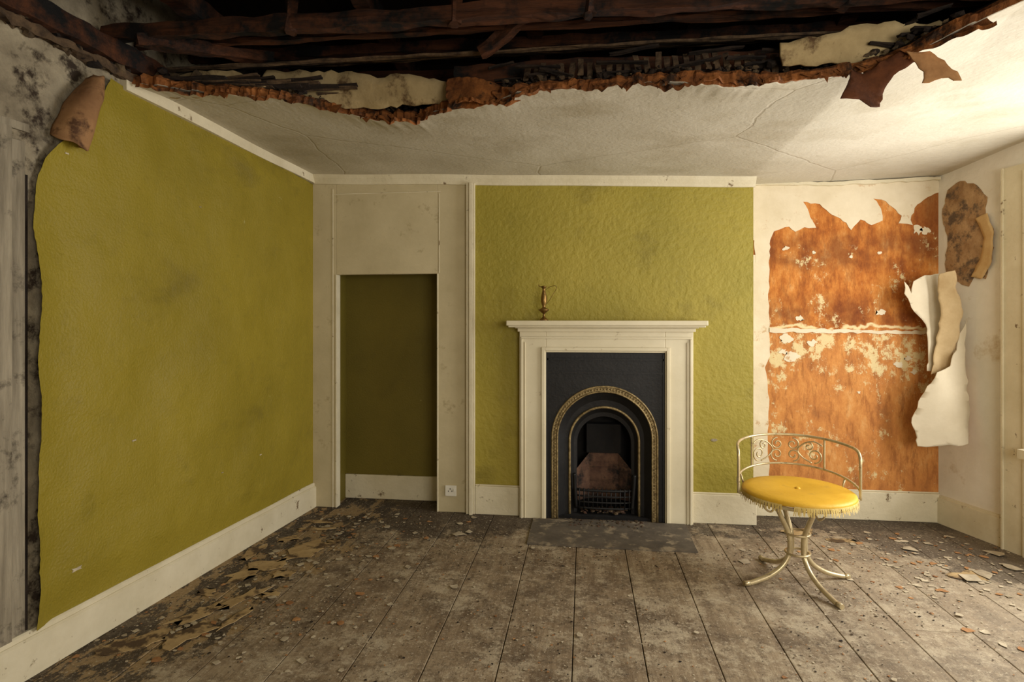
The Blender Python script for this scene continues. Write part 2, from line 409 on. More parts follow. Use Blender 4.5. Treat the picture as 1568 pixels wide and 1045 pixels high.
# torn brown lining lip under the ceiling edge
bm = bmesh.new()
prev = None
for i in range(900):
    x = -2.02+3.4*i/899; e = edge(x)
    w = max(0.004, .03+.08*mn.noise(Vector((x*3.1, 9, 1)))+.05*tri(x*14+9))
    if -1.1 < x < -.62: w += .03
    dr = max(0, .015+.05*mn.noise(Vector((x*4, 2, 7)))+.03*tri(x*20+2))
    ext = .015+.05*max(0, tri(x*11+3))+.02*mn.noise(Vector((x*12, 6, 7)))
    if -.72 < x < -.30: ext += .06*math.sin((x+.72)/.42*math.pi); dr += .014
    if -1.15 < x < -.72: ext += .03*math.sin((x+1.15)/.43*math.pi); dr += .01
    row = [bm.verts.new((x, e+w, zc(x, e+w)-.005)), bm.verts.new((x, e+w*.4, zc(x, e)-.010-dr*.3)), bm.verts.new((x, e-ext, zc(x, e)-.012-dr)),
           bm.verts.new((x, e-ext+.003, zc(x, e)+.004-dr)), ]
    if prev:
        for a, b, c, d in zip(prev, prev[1:], row[1:], row): bm.faces.new([a, b, c, d])
    prev = row
for k in range(60):
    x = random.uniform(-1.95, 1.3); e = edge(x); w = random.uniform(.012, .05); L = random.uniform(.015, .05); z = zc(x, e)
    a = bm.verts.new((x-w, e+.005, z+.01)); b_ = bm.verts.new((x+w, e+.002, z+.01))
    c = bm.verts.new((x+random.uniform(-w, w), e-random.uniform(.0, .05), z-L)); d = bm.verts.new((x-w*.4, e-.01, z-L*.5))
    bm.faces.new([a, b_, c, d])
finish_bm('torn_ceiling_lining', bm, ORANGE, parent=co)

# ---- roof void
boxes('roof_void', [(-2.5, 4.2, .6, 4.4, 2.95, 3.0), (-2.5, 4.2, 3.6, 3.65, 2.45, 2.95), (-2.5, 4.2, .55, .6, 2.44, 3.0)], VOID, parent=co)
def rough_beam(bm, p0, p1, w, h, seed=0, n=60, amp=.012, mi=0):
    p0 = Vector(p0); p1 = Vector(p1); d = (p1-p0).normalized(); side = Vector((-d.y, d.x, 0)).normalized(); up = side.cross(d)*-1
    if up.z < 0: up = -up
    if side.length < .5: side = Vector((1, 0, 0)); up = Vector((0, 1, 0))
    rings = []
    cs = [(-.5, -.5), (0, -.5), (.5, -.5), (.5, 0), (.5, .5), (0, .5), (-.5, .5), (-.5, 0)]
    for i in range(n+1):
        c = p0.lerp(p1, i/n); r = []
        for k, (a, b) in enumerate(cs):
            nz = mn.noise_vector(Vector((i*.35+seed*11, k*1.7, seed)))*amp
            r.append(bm.verts.new(c+side*a*w+up*b*h+Vector(nz)))
        rings.append(r)
    for A, B in zip(rings, rings[1:]):
        for k in range(8): bm.faces.new([A[k], A[(k+1) % 8], B[(k+1) % 8], B[k]]).material_index = mi
    bm.faces.new(rings[0][::-1]).material_index = mi; bm.faces.new(rings[-1]).material_index = mi
bm = bmesh.new()
for k, (y, z, h) in enumerate([(1.2, 2.58, .12), (1.62, 2.59, .12), (2.00, 2.60, .09), (2.36, 2.585, .06), (3.2, 2.66, .12)]):
    rough_beam(bm, (-2.15, y-.03, z+.01), (3.2, y+.03, z), .06, h, k, n=110, amp=.016)
rough_beam(bm, (-.62, 2.80, 2.53), (3.2, 2.78, 2.50), .06, .09, 8, n=90, amp=.016)
rough_beam(bm, (-2.1, 2.50, 2.62), (3.1, 2.52, 2.59), .03, .025, 17, n=110, amp=.012)
rough_beam(bm, (-2.1, 2.85, 2.72), (3.1, 2.92, 2.68), .06, .05, 21, n=110, amp=.014)
joists = finish_bm('ceiling_joists', bm, JOIST, parent=co)
bm = bmesh.new()
for k, (xa, ya, xb, yb, z) in enumerate([(-1.75, 1.8, -1.7, 3.4, 2.74), (-.95, 1.8, -1.0, 3.4, 2.78), (-.2, 1.8, -.25, 3.4, 2.76), (.55, 1.8, .5, 3.4, 2.77), (1.15, 1.8, 1.2, 3.4, 2.75)]):
    rough_beam(bm, (xa, ya, z), (xb, yb, z), .07, .09, 30+k)
for k, (x, y) in enumerate([(-.52, 2.34), (-1.22, 2.33), (.02, 2.34), (1.0, 2.40), (.5, 2.2)]):
    rough_beam(bm, (x, y, 2.55), (x+.02, y+.012, 2.94), .05, .04, 50+k, n=12)
rough_beam(bm, (-.45, 2.55, 2.52), (-.15, 2.45, 2.70), .04, .05, 60, n=14)
rough_beam(bm, (-1.9, 2.30, 2.55), (-1.5, 2.7, 2.62), .05, .05, 61, n=20)
finish_bm('roof_rafters', bm, JOIST, parent=co)
# charred and dusty laths
bm = bmesh.new()
x = -.26
while x < .86:
    j = random.uniform(-.01, .01); a = edge(x)+.05+random.uniform(-.01, .02); z0 = zc(x, a)+.055
    rough_beam(bm, (x, a, z0+random.uniform(-.01, .012)), (x+j, a+.05, z0+.085+random.uniform(-.015, .02)), .024, .008, random.random()*50, n=6, amp=.004, mi=1)
    x += .041
for k in range(26):
    x = random.uniform(-2.0, -1.2); a = edge(x)+.03
    rough_beam(bm, (x, a, 2.47), (x+.3, a+.05, 2.46+random.uniform(0, .06)), .03, .008, k+80, n=10, amp=.005, mi=k % 2)
for k in range(7):
    rough_beam(bm, (-2.0, 2.62+k*.04, 2.56+.016*k), (3.0, 2.58+k*.04, 2.54+.016*k), .026, .007, k+120, n=90, amp=.010, mi=0 if k % 3 else 1)
for k in range(26):
    x = random.uniform(-.5, 1.3); a = edge(x)+random.uniform(0, .1); z = zc(x, a)+random.uniform(.06, .14)
    rough_beam(bm, (x, a, z), (x+random.uniform(.05, .3), a+random.uniform(-.05, .05), z+random.uniform(-.03, .04)), .022, .008, k+200, n=8, amp=.006, mi=0)
finish_bm('broken_laths', bm, [CHAR, LATH], parent=co)

# plaster fragments still clinging between the joists
bm = bmesh.new()
def panel(pts, y0, dy, th=.01, seed=1, bulge=.02):
    P = jag(pts, .03, .008, True, seed)
    zm = min(p[1] for p in pts)
    f = lambda u, v: (u, y0+dy*(v-zm)+bulge*mn.noise(Vector((u*4, v*4, seed))), v)
    g = lambda u, v: (u, y0+dy*(v-zm)+th+bulge*mn.noise(Vector((u*4, v*4, seed))), v+.002)
    add_sheet(bm, P, f, g, 2)
panel([(-1.38, 2.42), (-1.60, 2.545), (-1.56, 2.59), (-1.3, 2.58), (-1.1, 2.56), (-1.0, 2.53), (-.9, 2.545), (-.66, 2.50), (-.63, 2.40), (-.85, 2.40), (-1.15, 2.40)], 2.80, -.25, seed=2)
panel([(.80, 2.38), (.78, 2.46), (.95, 2.48), (1.1, 2.51), (1.42, 2.50), (1.36, 2.42), (1.15, 2.38)], 2.50, -.4, seed=4)
panel([(-2.0, 2.43), (-2.02, 2.51), (-1.85, 2.535), (-1.66, 2.54), (-1.5, 2.46), (-1.8, 2.43)], 2.64, -.3, seed=6)
finish_bm('clinging_plaster', bm, simple('void_plaster', (142, 122, 84), (188, 166, 122), 5, .9, .6, 20, spots=((88, 66, 42), 6, .53, .63)), parent=co)

# rubble along the broken edge and along the left wall head
bm = bmesh.new()
def chunk(bm, c, r, mi=0, flat=1):
    ret = bmesh.ops.create_icosphere(bm, subdivisions=1, radius=r)
    for v in ret['verts']:
        v.co = v.co*(.65+.8*random.random()); v.co.z *= flat; v.co += Vector(c)
    for f in {f for v in ret['verts'] for f in v.link_faces}: f.material_index = mi
for k in range(520):
    x = random.uniform(-2.0, 1.35); e = edge(x)
    chunk(bm, (x, e+random.uniform(.02, .10), zc(x, e)+random.uniform(.035, .07)), abs(random.gauss(.004, .007))+.003, random.choice((0, 0, 0, 1)), .7)
finish_bm('ceiling_rubble', bm, [CHAR, RUBBLE], parent=co)
bm = bmesh.new()
for k in range(260):
    y = random.uniform(1.4, 2.50); z = 2.46+random.uniform(-.025, .03)
    chunk(bm, (xl(y)+random.uniform(0, .03), y, z), abs(random.gauss(.004, .008))+.003, random.choice((0, 0, 1)))
rough_beam(bm, (xl(1.2)+.03, 1.2, 2.53), (xl(2.6)+.03, 2.62, 2.52), .07, .09, 5, n=50, mi=2)
rough_beam(bm, (xl(1.2)+.02, 1.2, 2.455), (xl(2.45)+.02, 2.45, 2.45), .04, .03, 6, n=60, amp=.02, mi=3)
finish_bm('wall_head_rubble', bm, [RUBBLE, CHAR, JOIST, LATH], parent=wall_l)

# ---- left wall wallpaper
ep = [(.165, 1.995), (.35, 2.00), (.6, 1.985), (.9, 2.0), (1.2, 1.985), (1.45, 2.0), (1.7, 1.99), (1.90, 2.01), (1.98, 2.035), (2.05, 2.09), (2.14, 2.17), (2.27, 2.25), (2.405, 2.33)]
def wedge(z):
    for (a, ya), (b, yb) in zip(ep, ep[1:]):
        if a <= z <= b: return ya+(yb-ya)*(z-a)/(b-a)+.006*mn.noise(Vector((z*9, 2, 2)))+.004*mn.noise(Vector((z*40, 2, 2)))
    return ep[-1][1]
def wtop(y): return 2.405-.075*(y-2.33)/1.71+.003*mn.noise(Vector((y*8, 0, 0))) if y > 2.33 else 2.405
def lift(y, z):
    d = max(0, 1-(y-wedge(min(z, 2.4)))/.12)
    bulge = .034*(mn.noise(Vector((y*1.6, z*1.3, 1)))+.5)+.010*mn.noise(Vector((y*5, z*4, 8)))
    return .008+.02*d*d*(1+.8*mn.noise(Vector((z*3, 0, 5))))+max(0, bulge)*min(1, max(0, (4.04-y)*4))*min(1, max(0, (z-.15)*6))*min(1, max(0, (2.42-z)*6))
bm = bmesh.new()
NZ, NYY = 130, 90; G = []
for i in range(NZ+1):
    z = .165+(2.405-.165)*i/NZ; e = wedge(z); row = []
    for j in range(NYY+1):
        y = e+(4.04-e)*(j/NYY)**1.3
        zz = min(z, wtop(y)); row.append(bm.verts.new((xl(y)+lift(y, zz), y, zz)))
    G.append(row)
for i in range(NZ):
    for j in range(NYY): bm.faces.new([G[i][j], G[i][j+1], G[i+1][j+1], G[i+1][j]]).smooth = True
o = finish_bm('wallpaper_left', bm, GREEN, parent=wall_l)
bm = bmesh.new()
for (y, z, r) in [(2.16, .335, .022), (2.9, 1.95, .008), (2.45, .80, .012), (3.4, .52, .01), (3.05, .5, .008), (2.13, 2.02, .01)]:
    pts = [(y+r*(1.4 if k % 2 else .7)*math.cos(k*.8), z+r*.4*(1.2 if k % 2 else .6)*math.sin(k*.8)) for k in range(8)]
    add_sheet(bm, pts, lambda u, v: (xl(u)+lift(u, v)+.003, u, v), lambda u, v: (xl(u)+lift(u, v)-.001, u, v))
finish_bm('wallpaper_nicks', bm, FLAKE, parent=wall_l)

# curled flap at the top of the left wallpaper
bm = bmesh.new()
rows = []
for i in range(25):
    u = i/24                      # 0 top .. 1 bottom
    row = []
    wdt = .5+.5*math.sin(min(1, u*1.6)*math.pi/2)
    for j in range(29):
        v = j/28
        ang = -2.1+v*4.6
        rr = .058*wdt*(1+.22*math.sin(v*5+u*2))+.008*mn.noise(Vector((u*4, v*4, 2)))
        cy = 2.16+.07*(1-u)-.03*u; cz = 2.08+.29*(1-u)
        z = cz-.045*math.sin(v*3.1)*u+.03*(v-.5)*(1-u)+.014*mn.noise(Vector((v*5, u*3, 8)))
        row.append(bm.verts.new((xl(cy)+.05+rr*math.cos(ang)*1.2, cy+rr*math.sin(ang), z)))
    rows.append(row)
for A, B in zip(rows, rows[1:]):
    for a, b, c, d in zip(A, A[1:], B[1:], B): bm.faces.new([a, b, c, d]).smooth = True
o = finish_bm('curled_wallpaper_flap', bm, simple('curled_paper', (112, 76, 46), (170, 128, 84), 5, .8, .5, 16, spots=((84, 56, 34), 7, .52, .62)), parent=wall_l)
m = o.modifiers.new('s', 'SOLIDIFY'); m.thickness = .003

# weathered door post at the near end of the left wall
bm = bmesh.new()
def lw_box(y0, y1, z0, z1, t, mi=0):
    vs = [bm.verts.new(p) for p in [(xl(y0), y0, z0), (xl(y0)+t, y0, z0), (xl(y1)+t, y1, z0), (xl(y1), y1, z0), (xl(y0), y0, z1), (xl(y0)+t, y0, z1), (xl(y1)+t, y1, z1), (xl(y1), y1, z1)]]
    for f in [(0,3,2,1),(4,5,6,7),(0,1,5,4),(1,2,6,5),(2,3,7,6),(3,0,4,7)]: bm.faces.new([vs[i] for i in f]).material_index = mi
lw_box(1.925, 1.975, .17, 2.02, .010); lw_box(1.70, 1.915, .17, 2.06, .025); lw_box(1.2, 1.68, .17, 2.1, .02); lw_box(1.975, 1.992, .17, 1.9, .003, 1)
lw_box(1.70, 1.99, 2.06, 2.09, .012)
finish_bm('timber_post', bm, [TIMB, CHAR], parent=wall_l)

# ---- baseboards and cornices
bm = bmesh.new()
N = 40
def lw_strip(y0, y1, zf0, zf1, t, bev=0):
    pr = None
    for i in range(N+1):
        y = y0+(y1-y0)*i/N; a = zf0(y); c = zf1(y)
        row = [bm.verts.new(p) for p in [(xl(y), y, a), (xl(y)+t, y, a), (xl(y)+t, y, c-bev), (xl(y)+t-bev, y, c), (xl(y), y, c)]]
        if pr:
            for k in range(5): bm.faces.new([pr[k], pr[(k+1) % 5], row[(k+1) % 5], row[k]])
        else: bm.faces.new(row)
        pr = row
    bm.faces.new(pr[::-1])
lw_strip(-1.0, 4.04, lambda y: 0, lambda y: .150+.004*mn.noise(Vector((y*3, 0, 0))), .032, .008)
lw_strip(-1.0, 4.04, lambda y: .13, lambda y: .173+.005*mn.noise(Vector((y*3, 0, 0))), .020, .006)
finish_bm('baseboard_left', bm, TRIM)
bm = bmesh.new()
lw_strip(2.41, 4.04, lambda y: zc(xl(y), y)-.058, lambda y: zc(xl(y), y)+.01, .03, .004)
finish_bm('trim_left_cornice', bm, TRIM)
bm = bmesh.new()
pr = None
for i in range(41):
    x = -1.93+3.05*i/40; z = zc(x, YF)
    row = [bm.verts.new(p) for p in [(x, YF, z-.062), (x, YF-.014, z-.062), (x, YF-.02, z-.045), (x, YF-.035, z-.02), (x, YF-.045, z+.005), (x, YF, z+.005)]]
    if pr:
        for k in range(6): bm.faces.new([pr[k], pr[(k+1) % 6], row[(k+1) % 6], row[k]])
    else: bm.faces.new(row)
    pr = row
bm.faces.new(pr[::-1])
finish_bm('trim_back_cornice', bm, TRIM)
boxes('baseboard_chimney', [(-.75, -.44, YF-.022, YF, 0, .195), (.715, 1.125, YF-.022, YF, 0, .192), (-.75, -.44, YF-.014, YF, .195, .205), (.715, 1.12, YF-.014, YF, .192, .203)], TRIM, .004)
boxes('baseboard_recess', [(1.11, 2.35, YR-.022, YR, 0, .19), (1.11, 2.35, YR-.012, YR, .19, .20)], TRIM, .004)
boxes('baseboard_alcove', [(-1.796, -1.02, YA-.02, YA, 0, .18)], TRIM, .004)
bm = bmesh.new(); rw(0.0, .60, 0, .17, .024, 0); rw(.0, .6, .17, .185, .014, 0); rw(WS1+.16, 5.3, 0, .17, .024, 0); rw(.60, WS1+.16, 0, .17, .024, 0)
finish_bm('baseboard_right', bm, TRIM)

# ---- recess: lining paper still stuck, torn edges
bm = bmesh.new()
def rc(off): return lambda u, v: (u, YR-off, v)
top = [(1.11, 2.31), (2.35, 2.31), (2.35, 2.20), (2.28, 2.17), (2.20, 2.10), (2.175, 2.02), (2.19, 1.985), (2.10, 2.00), (2.12, 2.05), (2.02, 2.15), (1.94, 2.17), (1.99, 2.10), (2.0, 2.02), (1.93, 1.99),
       (1.86, 2.03), (1.80, 1.96), (1.77, 2.01), (1.66, 2.08), (1.60, 2.14), (1.49, 2.16), (1.53, 2.08), (1.575, 1.98), (1.50, 1.985), (1.44, 1.955), (1.40, 1.99), (1.30, 1.96), (1.275, 1.90), (1.27, 1.77), (1.25, 1.72), (1.18, 1.74), (1.17, 1.90), (1.11, 1.93)]
add_sheet(bm, jag(top, .025, .006, True, 12), rc(.004), rc(0))
low = [(1.11, 1.80), (1.27, 1.79), (1.265, 1.4), (1.275, 1.10), (1.24, 1.02), (1.27, .8), (1.26, .5), (1.275, .20), (1.11, .20)]
add_sheet(bm, jag(low, .04, .006, True, 13), rc(.003), rc(0))
for k, (u, v, r) in enumerate([(1.42, 1.10, .055), (1.55, 1.19, .04), (1.36, 1.13, .03), (1.47, 1.36, .03), (1.80, 1.78, .016), (1.98, 1.80, .018), (1.38, 1.22, .05), (1.99, 1.40, .04), (2.22, 1.96, .05), (2.27, 1.95, .04),
                    (2.10, 1.05, .03), (1.38, 1.84, .025), (1.56, 1.81, .018), (1.85, .86, .014), (2.2, 1.0, .025), (2.16, 1.09, .025)]):
    rr = random.Random(k)
    pts = jag([(u+r*rr.uniform(.4, 1.2)*math.cos(q*.449), v+r*rr.uniform(.3, .9)*math.sin(q*.449)) for q in range(14)], .010, .003, True, k)
    add_sheet(bm, pts, rc(.003), rc(0))
add_sheet(bm, jag([(1.27, 1.265), (2.33, 1.255), (2.33, 1.275), (1.9, 1.28), (1.27, 1.295)], .03, .006, True, 15), rc(.008), rc(0))
finish_bm('torn_lining_recess', bm, PAPERW, parent=wall_b)
bm = bmesh.new()
add_sheet(bm, jag([(1.11, 2.295), (1.7, 2.285), (2.35, 2.30), (2.35, 2.28), (1.7, 2.262), (1.11, 2.28)], .04, .004, True, 3), rc(.03), rc(0))
finish_bm('trim_recess_cornice', bm, TRIM)

# ---- right wall: exposed patch, torn flaps
bm = bmesh.new()
pr_ = [(.07, 2.20), (.16, 2.24), (.27, 2.19), (.34, 2.10), (.33, 1.98), (.38, 1.90), (.37, 1.72), (.33, 1.60), (.26, 1.63), (.22, 1.56), (.14, 1.60), (.09, 1.58), (.05, 1.72), (.07, 1.9), (.03, 2.05)]
add_sheet(bm, jag(pr_, .03, .008, True, 5), lambda u, v: rp(u, v, .003), lambda u, v: rp(u, v, 0))
finish_bm('exposed_plaster_right', bm, GROUT, parent=wall_r)
bm = bmesh.new()
fl2 = [(.27, 1.98), (.35, 2.0), (.395, 1.88), (.38, 1.70), (.31, 1.60), (.24, 1.62), (.30, 1.72), (.33, 1.85)]
add_sheet(bm, jag(fl2, .03, .005, True, 6), lambda u, v: rp(u, v, .012+.03*max(0, (u-.3))*3), lambda u, v: rp(u, v, .008+.03*max(0, (u-.3))*3), 2)
finish_bm('torn_paper_right', bm, simple('tan_torn_paper', (176, 138, 84), (204, 172, 120), 6, .85, .3, 20), parent=wall_r)

def hang(name, pts, y0, seed, mats, curl=.05, slope=0):
    bm = bmesh.new()
    cu = sum(p[0] for p in pts)/len(pts)
    def f(u, v, o=0):
        w = y0+slope*(u-cu)+curl*math.sin((u-cu)*14+v*3+seed)+.015*mn.noise(Vector((u*7, v*5, seed)))
        return (u, w+o, v)
    add_sheet(bm, jag(pts, .03, .007, True, seed), lambda u, v: f(u, v), lambda u, v: f(u, v, .003), 3, 0, 1)
    return finish_bm(name, bm, mats, parent=wall_r)
TANP = simple('wallpaper_back_tan', (176, 148, 104), (206, 182, 140), 5, .85, .3, 18)
PAPERC = simple('peeling_wallpaper_cream', (196, 182, 154), (216, 204, 178), 3, .85, .2, 14)
hang('hanging_wallpaper', [(2.06, 1.60), (2.10, 1.52), (2.12, 1.60), (2.20, 1.64), (2.30, 1.65), (2.31, 1.50), (2.34, 1.36), (2.31, 1.18), (2.24, 1.02), (2.19, 1.02), (2.20, 1.14), (2.19, 1.32), (2.12, 1.40), (2.06, 1.52)], 4.10, 2, [PAPERC, TANP], .03, -.1)
hang('hanging_wallpaper_strip', [(2.24, 1.64), (2.31, 1.66), (2.33, 1.52), (2.36, 1.40), (2.33, 1.20), (2.31, 1.02), (2.20, 1.0), (2.235, 1.2), (2.25, 1.45)], 4.02, 5, [TANP, PAPERC], .02, -.2)
hang('hanging_wallpaper_sheet', [(2.20, 1.02), (2.28, 1.06), (2.33, 1.20), (2.38, 1.36), (2.37, 1.1), (2.39, .78), (2.37, .58), (2.20, .55), (2.12, .54), (2.09, .72), (2.13, .86)], 4.00, 9, [PAPERC, TANP], .025, -.25)

def hang2(name, pts, y0, seed, mats):
    bm = bmesh.new()
    f = lambda u, v, o=0: (u, y0-.25*(2.32-v)+.02*math.sin(u*20+v*9+seed)+o, v)
    add_sheet(bm, jag(pts, .018, .005, True, seed), lambda u, v: f(u, v), lambda u, v: f(u, v, .004), 2, 0, 1)
    return finish_bm(name, bm, mats, parent=co)
DK = simple('dark_torn_board', (48, 24, 12), (104, 58, 28), 9, .85, .5, 25)
hang2('hanging_ceiling_board', [(1.02, 2.31), (1.07, 2.30), (1.12, 2.33), (1.22, 2.39), (1.26, 2.34), (1.17, 2.28), (1.13, 2.21), (1.11, 2.155), (1.07, 2.15), (1.03, 2.18), (.96, 2.185), (.99, 2.24)], 2.40, 3, [DK, DK])
hang2('hanging_ceiling_paper', [(1.20, 2.36), (1.27, 2.345), (1.31, 2.30), (1.345, 2.25), (1.355, 2.215), (1.30, 2.235), (1.24, 2.225), (1.25, 2.27)], 2.34, 7, [PAPERB, TANP])
hang2('torn_fibreboard', [(-.64, 2.49), (-.50, 2.475), (-.38, 2.44), (-.28, 2.40), (-.29, 2.36), (-.35, 2.325), (-.41, 2.345), (-.50, 2.32), (-.56, 2.335), (-.61, 2.33), (-.645, 2.40)], 2.66, 5, [ORANGE, ORANGE])

# ---- fireplace
fp = empty('fireplace')
yS = YF-.06
boxes('surround', [(-.435, -.255, yS, YF, 0, 1.30), (.535, .715, yS, YF, 0, 1.30), (-.255, .535, yS, YF, 1.13, 1.30),
     (-.425, -.412, yS-.012, yS, 0, 1.22), (-.40, -.394, yS-.008, yS, 0, 1.2), (.692, .705, yS-.012, yS, 0, 1.22), (.674, .68, yS-.008, yS, 0, 1.2),
     (-.285, -.262, yS-.014, yS, 0, 1.165), (.542, .565, yS-.014, yS, 0, 1.165), (-.262, .542, yS-.014, yS, 1.142, 1.165),
     (-.425, .705, yS-.012, yS, 1.222, 1.236), (-.445, .725, yS-.03, YF, 1.27, 1.293), (-.46, .74, yS-.055, YF, 1.293, 1.312)], SURR, .003, fp)
boxes('mantel_shelf', [(-.51, .785, YF-.19, YF, 1.312, 1.345), (-.50, .775, YF-.165, YF, 1.30, 1.314)], SURR, .005, fp)
AX, AZ = .137, .55
IX0, IX1, IZ1 = -.258, .538, 1.13
yI = YF-.035
def arch(r, cz, n=28, z0=0.0, cx=AX):
    pts = [(cx-r, z0)] + [(cx-r, z0+(cz-z0)*k/5) for k in range(1, 5)]
    pts += [(cx+r*math.cos(math.pi-math.pi*k/n), cz+r*math.sin(math.pi*k/n)) for k in range(n+1)]
    pts += [(cx+r, cz-(cz-z0)*k/5) for k in range(1, 5)] + [(cx+r, z0)]
    return pts
def add_loft(bm, A, yA, B, yB, mi=0):
    a = [bm.verts.new((p[0], yA, p[1])) for p in A]; b = [bm.verts.new((p[0], yB, p[1])) for p in B]
    for k in range(len(a)-1):
        f = bm.faces.new([a[k], a[k+1], b[k+1], b[k]]); f.material_index = mi; f.smooth = True
bm = bmesh.new()
A = arch(.350, AZ)
def rect_for(A):
    out = []
    for (x, z) in A:
        if z <= AZ+1e-6 and (x < AX-.34): out.append((IX0, z))
        elif z <= AZ+1e-6 and (x > AX+.34): out.append((IX1, z))
        else:
            dx, dz = x-AX, z-AZ; t = 1e9
            if dx > 1e-6: t = min(t, (IX1-AX)/dx)
            if dx < -1e-6: t = min(t, (IX0-AX)/dx)
            if dz > 1e-6: t = min(t, (IZ1-AZ)/dz)
            out.append((AX+dx*t, AZ+dz*t))
    return out
R = rect_for(A)
add_loft(bm, R, yI, A, yI)
for f in bm.faces: f.smooth = False
for cx, cz in ((IX0, IZ1), (IX1, IZ1)):
    best = None
    for k in range(len(R)-1):
        p, q = R[k], R[k+1]
        if (abs(p[0]-cx) < 1e-5 and abs(q[1]-cz) < 1e-5) or (abs(p[1]-cz) < 1e-5 and abs(q[0]-cx) < 1e-5): best = (p, q)
    if best:
        bm.faces.new([bm.verts.new((best[0][0], yI, best[0][1])), bm.verts.new((cx, yI, cz)), bm.verts.new((best[1][0], yI, best[1][1]))])
add_loft(bm, A, yI, arch(.345, AZ), yI+.02)
add_loft(bm, arch(.315, AZ), yI-.004, arch(.30, AZ), yI+.01)
add_loft(bm, arch(.30, AZ), yI+.01, arch(.268, .535), yI+.045)
add_loft(bm, arch(.268, .535), yI+.045, arch(.242, .52), yI+.05)
add_loft(bm, arch(.225, .52), yI+.05, arch(.205, .51), yI+.08)
add_loft(bm, arch(.205, .51), yI+.08, arch(.185, .50), yI+.085)
add_loft(bm, arch(.185, .50), yI+.085, arch(.18, .50), yI+.13)
for (z0, z1, t) in ((1.075, 1.09, .008), (.985, 1.0, .006)):
    add_box(bm, IX0+.01, IX1-.01, yI-t, yI, z0, z1)
for xx in (IX0+.004, IX1-.018): add_box(bm, xx, xx+.014, yI-.008, yI, 0, 1.12)
finish_bm('iron_insert', bm, IRON, parent=fp)
bm = bmesh.new()
def arch3(r, cz, y): return [(p[0], y, p[1]) for p in arch(r, cz, 40)]
add_tube(bm, arch3(.350, AZ, yI-.004), .007, 8, smooth_n=0); add_tube(bm, arch3(.316, AZ, yI-.006), .006, 8, smooth_n=0)
add_tube(bm, arch3(.234, .52, yI+.045), .009, 8, smooth_n=0)
add_loft(bm, arch(.35, AZ), yI, arch(.315, AZ), yI-.002)
beads = [(AX-.333, .012+k*.021) for k in range(26)] + [(AX+.333, .012+k*.021) for k in range(26)]
beads += [(AX+.333*math.cos(math.pi*k/50), AZ+.333*math.sin(math.pi*k/50)) for k in range(51)]
for (bx, bz) in beads:
    ret = bmesh.ops.create_icosphere(bm, subdivisions=1, radius=.0085)
    for v in ret['verts']: v.co += Vector((bx, yI-.005, bz))
finish_bm('bronzed_arch_rim', bm, BRONZE, parent=fp)
bm = bmesh.new()
add_box(bm, FX0, FX1, YR+.0, YR+.02, 0, FZ); add_box(bm, FX0-.005, FX0+.01, YF+.002, YR, 0, FZ); add_box(bm, FX1-.01, FX1+.005, YF+.002, YR, 0, FZ); add_box(bm, FX0, FX1, YF+.002, YR, FZ-.02, FZ+.005)
add_box(bm, .02, .255, YR-.09, YR, .42, .62)
add_box(bm, FX0, FX1, YF-.03, YR, 0, .02)
finish_bm('firebox', bm, SOOT, parent=fp)
bm = bmesh.new()
add_box(bm, .04, .235, YR-.08, YR, .10, .42)
for sgn, xa, xb in ((1, -.05, .04), (-1, .325, .235)):
    vs = [bm.verts.new(p) for p in [(xa, YF+.05, .1), (xb, YR-.08, .1), (xb, YR-.08, .42), (xa, YF+.05, .32)]]
    bm.faces.new(vs)
for k in range(3):
    add_box(bm, .045, .23, YR-.086, YR-.08, .13+k*.095, .133+k*.095)
finish_bm('firebrick_back', bm, BRICK, parent=fp)
bm = bmesh.new()
for z, r in ((.185, .009), (.145, .006), (.105, .006), (.065, .007)):
    add_tube(bm, [(-.055, YF+.03, z), (.0, YF+.01, z), (AX, YF+.0, z), (.27, YF+.01, z), (.33, YF+.03, z)], r, 8)
for k in range(12):
    xx = -.03+k*.0305; add_tube(bm, [(xx, YF+.005, .06), (xx, YF+.003, .2)], .004, 6, smooth_n=0)
    add_tube(bm, [(xx, YF+.01, .08), (xx, YR-.08, .08)], .004, 6, smooth_n=0)
add_tube(bm, [(-.065, YF+.0, .30), (-.06, YF+.01, .20), (-.05, YF+.02, .06)], .012, 8); add_tube(bm, [(.34, YF+.0, .30), (.335, YF+.01, .20), (.325, YF+.02, .06)], .012, 8)
finish_bm('grate', bm, IRON, parent=fp)
bm = bmesh.new()
add_sheet(bm, jag([(-.34, 3.51), (.15, 3.50), (.655, 3.50), (.66, 3.96), (-.34, 3.96)], .06, .004, True, 2), lambda u, v: (u, v, .010), lambda u, v: (u, v, .002))
finish_bm('hearth_slab', bm, SLATE, parent=fp)
bm = bmesh.new()
for k in range(90):
    chunk(bm, (random.uniform(-.02, .29), random.uniform(YF-.0, YR-.1), .03+random.uniform(0, .02)), random.uniform(.006, .018), random.choice((0, 0, 1)), .6)
for k in range(70):
    chunk(bm, (random.uniform(-.1, .38), random.uniform(3.84, 3.98), .012), random.uniform(.003, .010), random.choice((0, 1)), .5)
finish_bm('hearth_ash', bm, [RUBBLE, BRICK], parent=fp)

